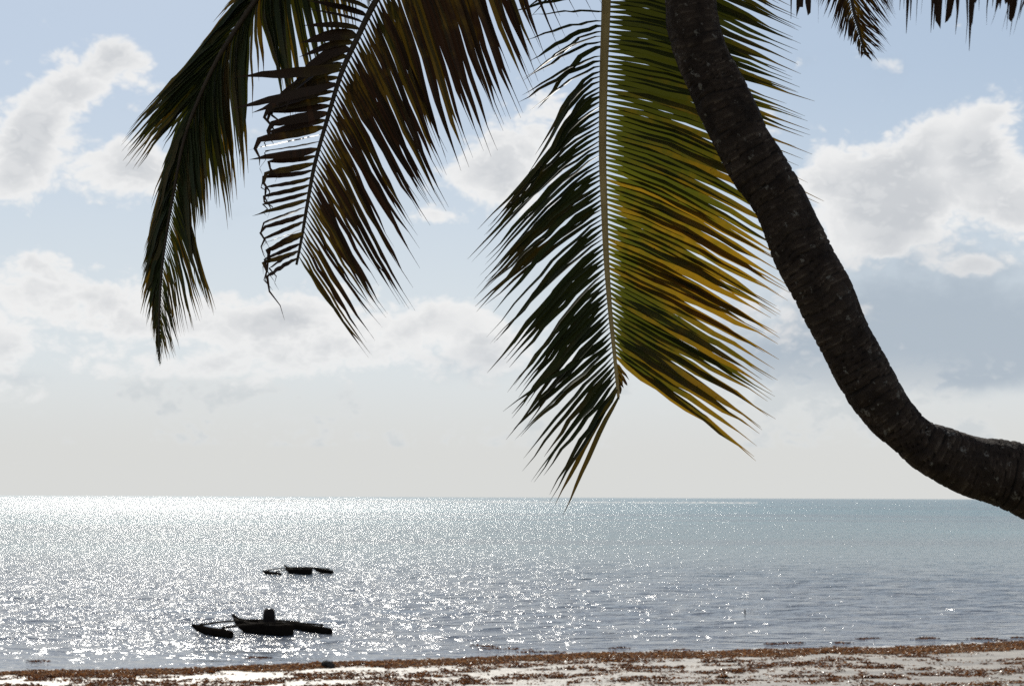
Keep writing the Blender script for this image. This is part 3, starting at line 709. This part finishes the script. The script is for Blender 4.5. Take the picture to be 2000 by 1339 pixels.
def build_tub():
    prof = [(0.0, 0.20), (0.03, 0.21), (0.30, 0.20), (0.33, 0.215), (0.36, 0.20), (0.50, 0.18), (0.52, 0.15), (0.56, 0.13), (0.57, 0.06)]
    seg = 16; v, f = [], []
    for z, r_ in prof:
        for s in range(seg): v.append(Vector((r_ * math.cos(2 * math.pi * s / seg), r_ * math.sin(2 * math.pi * s / seg) * 0.9, z)))
    for i in range(len(prof) - 1):
        for s in range(seg): f.append((i * seg + s, i * seg + (s + 1) % seg, (i + 1) * seg + (s + 1) % seg, (i + 1) * seg + s))
    f.append(tuple(range(seg))[::-1]); f.append(tuple((len(prof) - 1) * seg + s for s in range(seg)))
    o = link('tub', mesh('tub', v, f), None, mat=M_TUB)
    o.location = boat.matrix_world @ Vector((-0.02, -0.45, 0.27))
    tag(o, 'dark upright tub standing in the middle of the nearer canoe', 'tub')
    v, f = tube([Vector((0.17 * math.cos(a), 0, 0.5 + 0.10 * math.sin(a))) for a in [math.pi * i / 8 for i in range(9)]], 0.012, 6)
    link('handle', mesh('handle', v, f), o, mat=M_TUB)
build_tub()

# ------------------------------------------------------------------ shore things
def build_rock():
    import bmesh
    bm = bmesh.new(); bmesh.ops.create_icosphere(bm, subdivisions=3, radius=1.0)
    for vv in bm.verts:
        n_ = mnoise.fractal(vv.co * 1.4 + Vector((3, 1, 2)), 0.8, 2.0, 4)
        vv.co = Vector((vv.co.x * 0.15, vv.co.y * 0.14, max(vv.co.z, -0.4) * 0.15)) * (1 + 0.45 * n_)
    me = bpy.data.meshes.new('rock'); bm.to_mesh(me); bm.free()
    p = G(640, 1302, 0.03)
    o = link('rock', me, None, (p.x, p.y, 0.07), M_ROCK); tag(o, 'small dark rock on the seaweed line at the water edge', 'rock')
build_rock()
p = G(1455, 1199, 0)
v, f = tube([Vector((0, 0, -0.6)), Vector((0.01, 0, 0.0)), Vector((0.0, 0.01, 0.17)), Vector((0.008, 0, 0.2))], [0.025, 0.024, 0.022, 0.012], 8)
o = link('mooring_post', mesh('mooring_post', v, f), None, p, M_POLE); tag(o, 'thin dark post sticking up out of the open water', 'post')

def weed_piece(cx, cy, L, W, H, n, tone, tan, z0):
    """a heap of torn weed: n curled scraps piled on an oval"""
    v, f, a = [], [], []
    for _ in range(n):
        r_ = math.sqrt(random.random()); th = random.uniform(0, 6.28)
        x = cx + L * r_ * math.cos(th); y = cy + W * r_ * math.sin(th)
        z = z0 + H * (1 - r_ * r_) * random.uniform(0.2, 1.0)
        s = random.uniform(0.02, 0.06); q = random.uniform(0, 6.28)
        d = Vector((math.cos(q), math.sin(q) * 0.8, random.uniform(-0.3, 0.7))) * s
        e = Vector((-math.sin(q), math.cos(q), random.uniform(-0.5, 0.5))) * (s * 0.5)
        b = len(v); c = Vector((x, y, z))
        v += [c - d, c + e, c + d * 1.2, c - e + Vector((0, 0, s * .4))]
        f.append((b, b + 1, b + 2, b + 3))
        t = min(1, max(0, random.gauss(tone, 0.25))); k_ = 1.0 if random.random() < tan else 0.0
        a += [(t, k_ * random.random(), 0, 1)] * 4
    return v, f, a
def build_weed():
    V, Fc, A = [], [], []
    def add(g):
        b = len(V); V.extend(g[0]); A.extend(g[2]); Fc.extend(tuple(i + b for i in q) for q in g[1])
    gz = lambda x, y: float(ground_z(np.array(x), np.array(y)))
    # drift band along the waterline
    for i in range(7200):
        x = random.uniform(-23, 27); s = abs(random.gauss(0.0, 1.0)) * (0.55 + 0.055 * min(30, max(0, x + 14))) + random.uniform(-0.1, 0.15)
        wob = mnoise.noise(Vector((x * 0.6, 3.1, 0)))
        if s > (1.2 + 0.05 * min(30, max(0, x + 14))) + wob * 1.2: continue
        y = float(shore_y(np.array(x))) - s
        add(weed_piece(x, y, random.uniform(0.08, 0.25), random.uniform(0.06, 0.16), random.uniform(0.02, 0.08), 20, 0.7, 0.62, gz(x, y)))
    # streaks left on the sand, lying along the shore
    for i in range(7600):
        x = random.uniform(-23, 27); s = random.uniform(0.8, 13)
        y = float(shore_y(np.array(x))) - s
        n_ = mnoise.fractal(Vector((x * 0.42 + s * 0.1, s * 1.25, 7.7)), 0.8, 2.0, 3)
        if n_ < 0.13 - 0.012 * (6 - max(-13, min(18, x))) / 2: continue
        h = min(1.0, (n_ - 0.05) * 2.4)
        add(weed_piece(x, y, random.uniform(0.1, 0.30 + 0.35 * h), random.uniform(0.06, 0.2), 0.03 + 0.15 * h * random.random() ** 1.5, 26, 0.5, 0.12, gz(x, y)))
    for i in range(1100):                                     # fine torn bits between the streaks
        x = random.uniform(-23, 27); s = random.uniform(0.2, 13); y = float(shore_y(np.array(x))) - s
        add(weed_piece(x, y, random.uniform(0.2, 0.5), random.uniform(0.1, 0.3), 0.015, 9, 0.55, 0.35, gz(x, y)))
    o = link('seaweed', mesh('seaweed', V, Fc, False, A), None, mat=M_WEED)
    tag(o, 'brown seaweed washed up in a band and streaks along the beach', None, None, 'stuff')
    V, Fc, A = [], [], []  # dark scraps laid on the water in place of small wave shadows
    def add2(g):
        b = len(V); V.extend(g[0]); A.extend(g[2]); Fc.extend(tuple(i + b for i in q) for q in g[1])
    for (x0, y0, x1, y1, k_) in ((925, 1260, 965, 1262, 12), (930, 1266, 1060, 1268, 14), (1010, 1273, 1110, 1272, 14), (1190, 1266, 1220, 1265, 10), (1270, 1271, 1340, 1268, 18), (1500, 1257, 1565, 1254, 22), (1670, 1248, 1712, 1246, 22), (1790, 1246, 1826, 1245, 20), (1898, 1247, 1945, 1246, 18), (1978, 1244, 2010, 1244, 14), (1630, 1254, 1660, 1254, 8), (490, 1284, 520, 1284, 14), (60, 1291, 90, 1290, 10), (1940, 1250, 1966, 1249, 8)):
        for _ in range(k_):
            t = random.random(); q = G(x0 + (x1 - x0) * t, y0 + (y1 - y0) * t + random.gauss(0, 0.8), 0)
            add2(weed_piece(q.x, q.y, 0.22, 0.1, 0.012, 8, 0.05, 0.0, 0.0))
    o = link('wave_shadow_scraps', mesh('wave_shadow_scraps', V, Fc, False, A), None, mat=M_WEED)
    tag(o, 'dark scraps on the shallows standing in for shadows of small waves', None, None, 'stuff')
build_weed()

def build_foam():
    """thin lines of foam: lapping edge and the far reef"""
    V, Fc = [], []
    for i in range(2200):
        x = random.uniform(-23, 27); y = float(shore_y(np.array(x))) + abs(random.gauss(0.05, 0.18))
        if mnoise.noise(Vector((x * 0.5, 9.0, 0))) < -0.15: continue
        L, W = random.uniform(0.03, 0.16), random.uniform(0.015, 0.05)
        b = len(V); z = 0.012 + random.random() * 0.012; n_ = 7
        V.append(Vector((x, y, z + 0.012)))
        V += [Vector((x + L * math.cos(6.283 * k_ / n_), y + W * math.sin(6.283 * k_ / n_), z - 0.004)) for k_ in range(n_)]
        Fc += [(b, b + 1 + k_, b + 1 + (k_ + 1) % n_) for k_ in range(n_)]
    o = link('foam', mesh('foam', V, Fc), None, mat=M_FOAM); tag(o, 'thin white foam lapping at the water edge', None, None, 'stuff')
    V, Fc = [], []
    for i in range(420):
        Y = random.uniform(1500, 1750); x = Y * random.uniform(-0.18, 0.14)
        L, H = random.uniform(1.5, 9), random.uniform(0.25, 0.85)
        b = len(V); n_ = 6
        for k_ in range(n_ + 1):
            t = k_ / n_; h = H * math.sin(math.pi * t) ** 0.5 * random.uniform(0.6, 1)
            V += [Vector((x + L * (t - .5), Y - 0.8, -0.05)), Vector((x + L * (t - .5), Y, h)), Vector((x + L * (t - .5), Y + 0.8, -0.05))]
        for k_ in range(n_):
            q = b + k_ * 3; Fc += [(q, q + 3, q + 4, q + 1), (q + 1, q + 4, q + 5, q + 2)]
    o = link('reef_surf', mesh('reef_surf', V, Fc), None, mat=M_FOAM); tag(o, 'thin white line of surf breaking on the reef below the horizon', None, None, 'stuff')
build_foam()
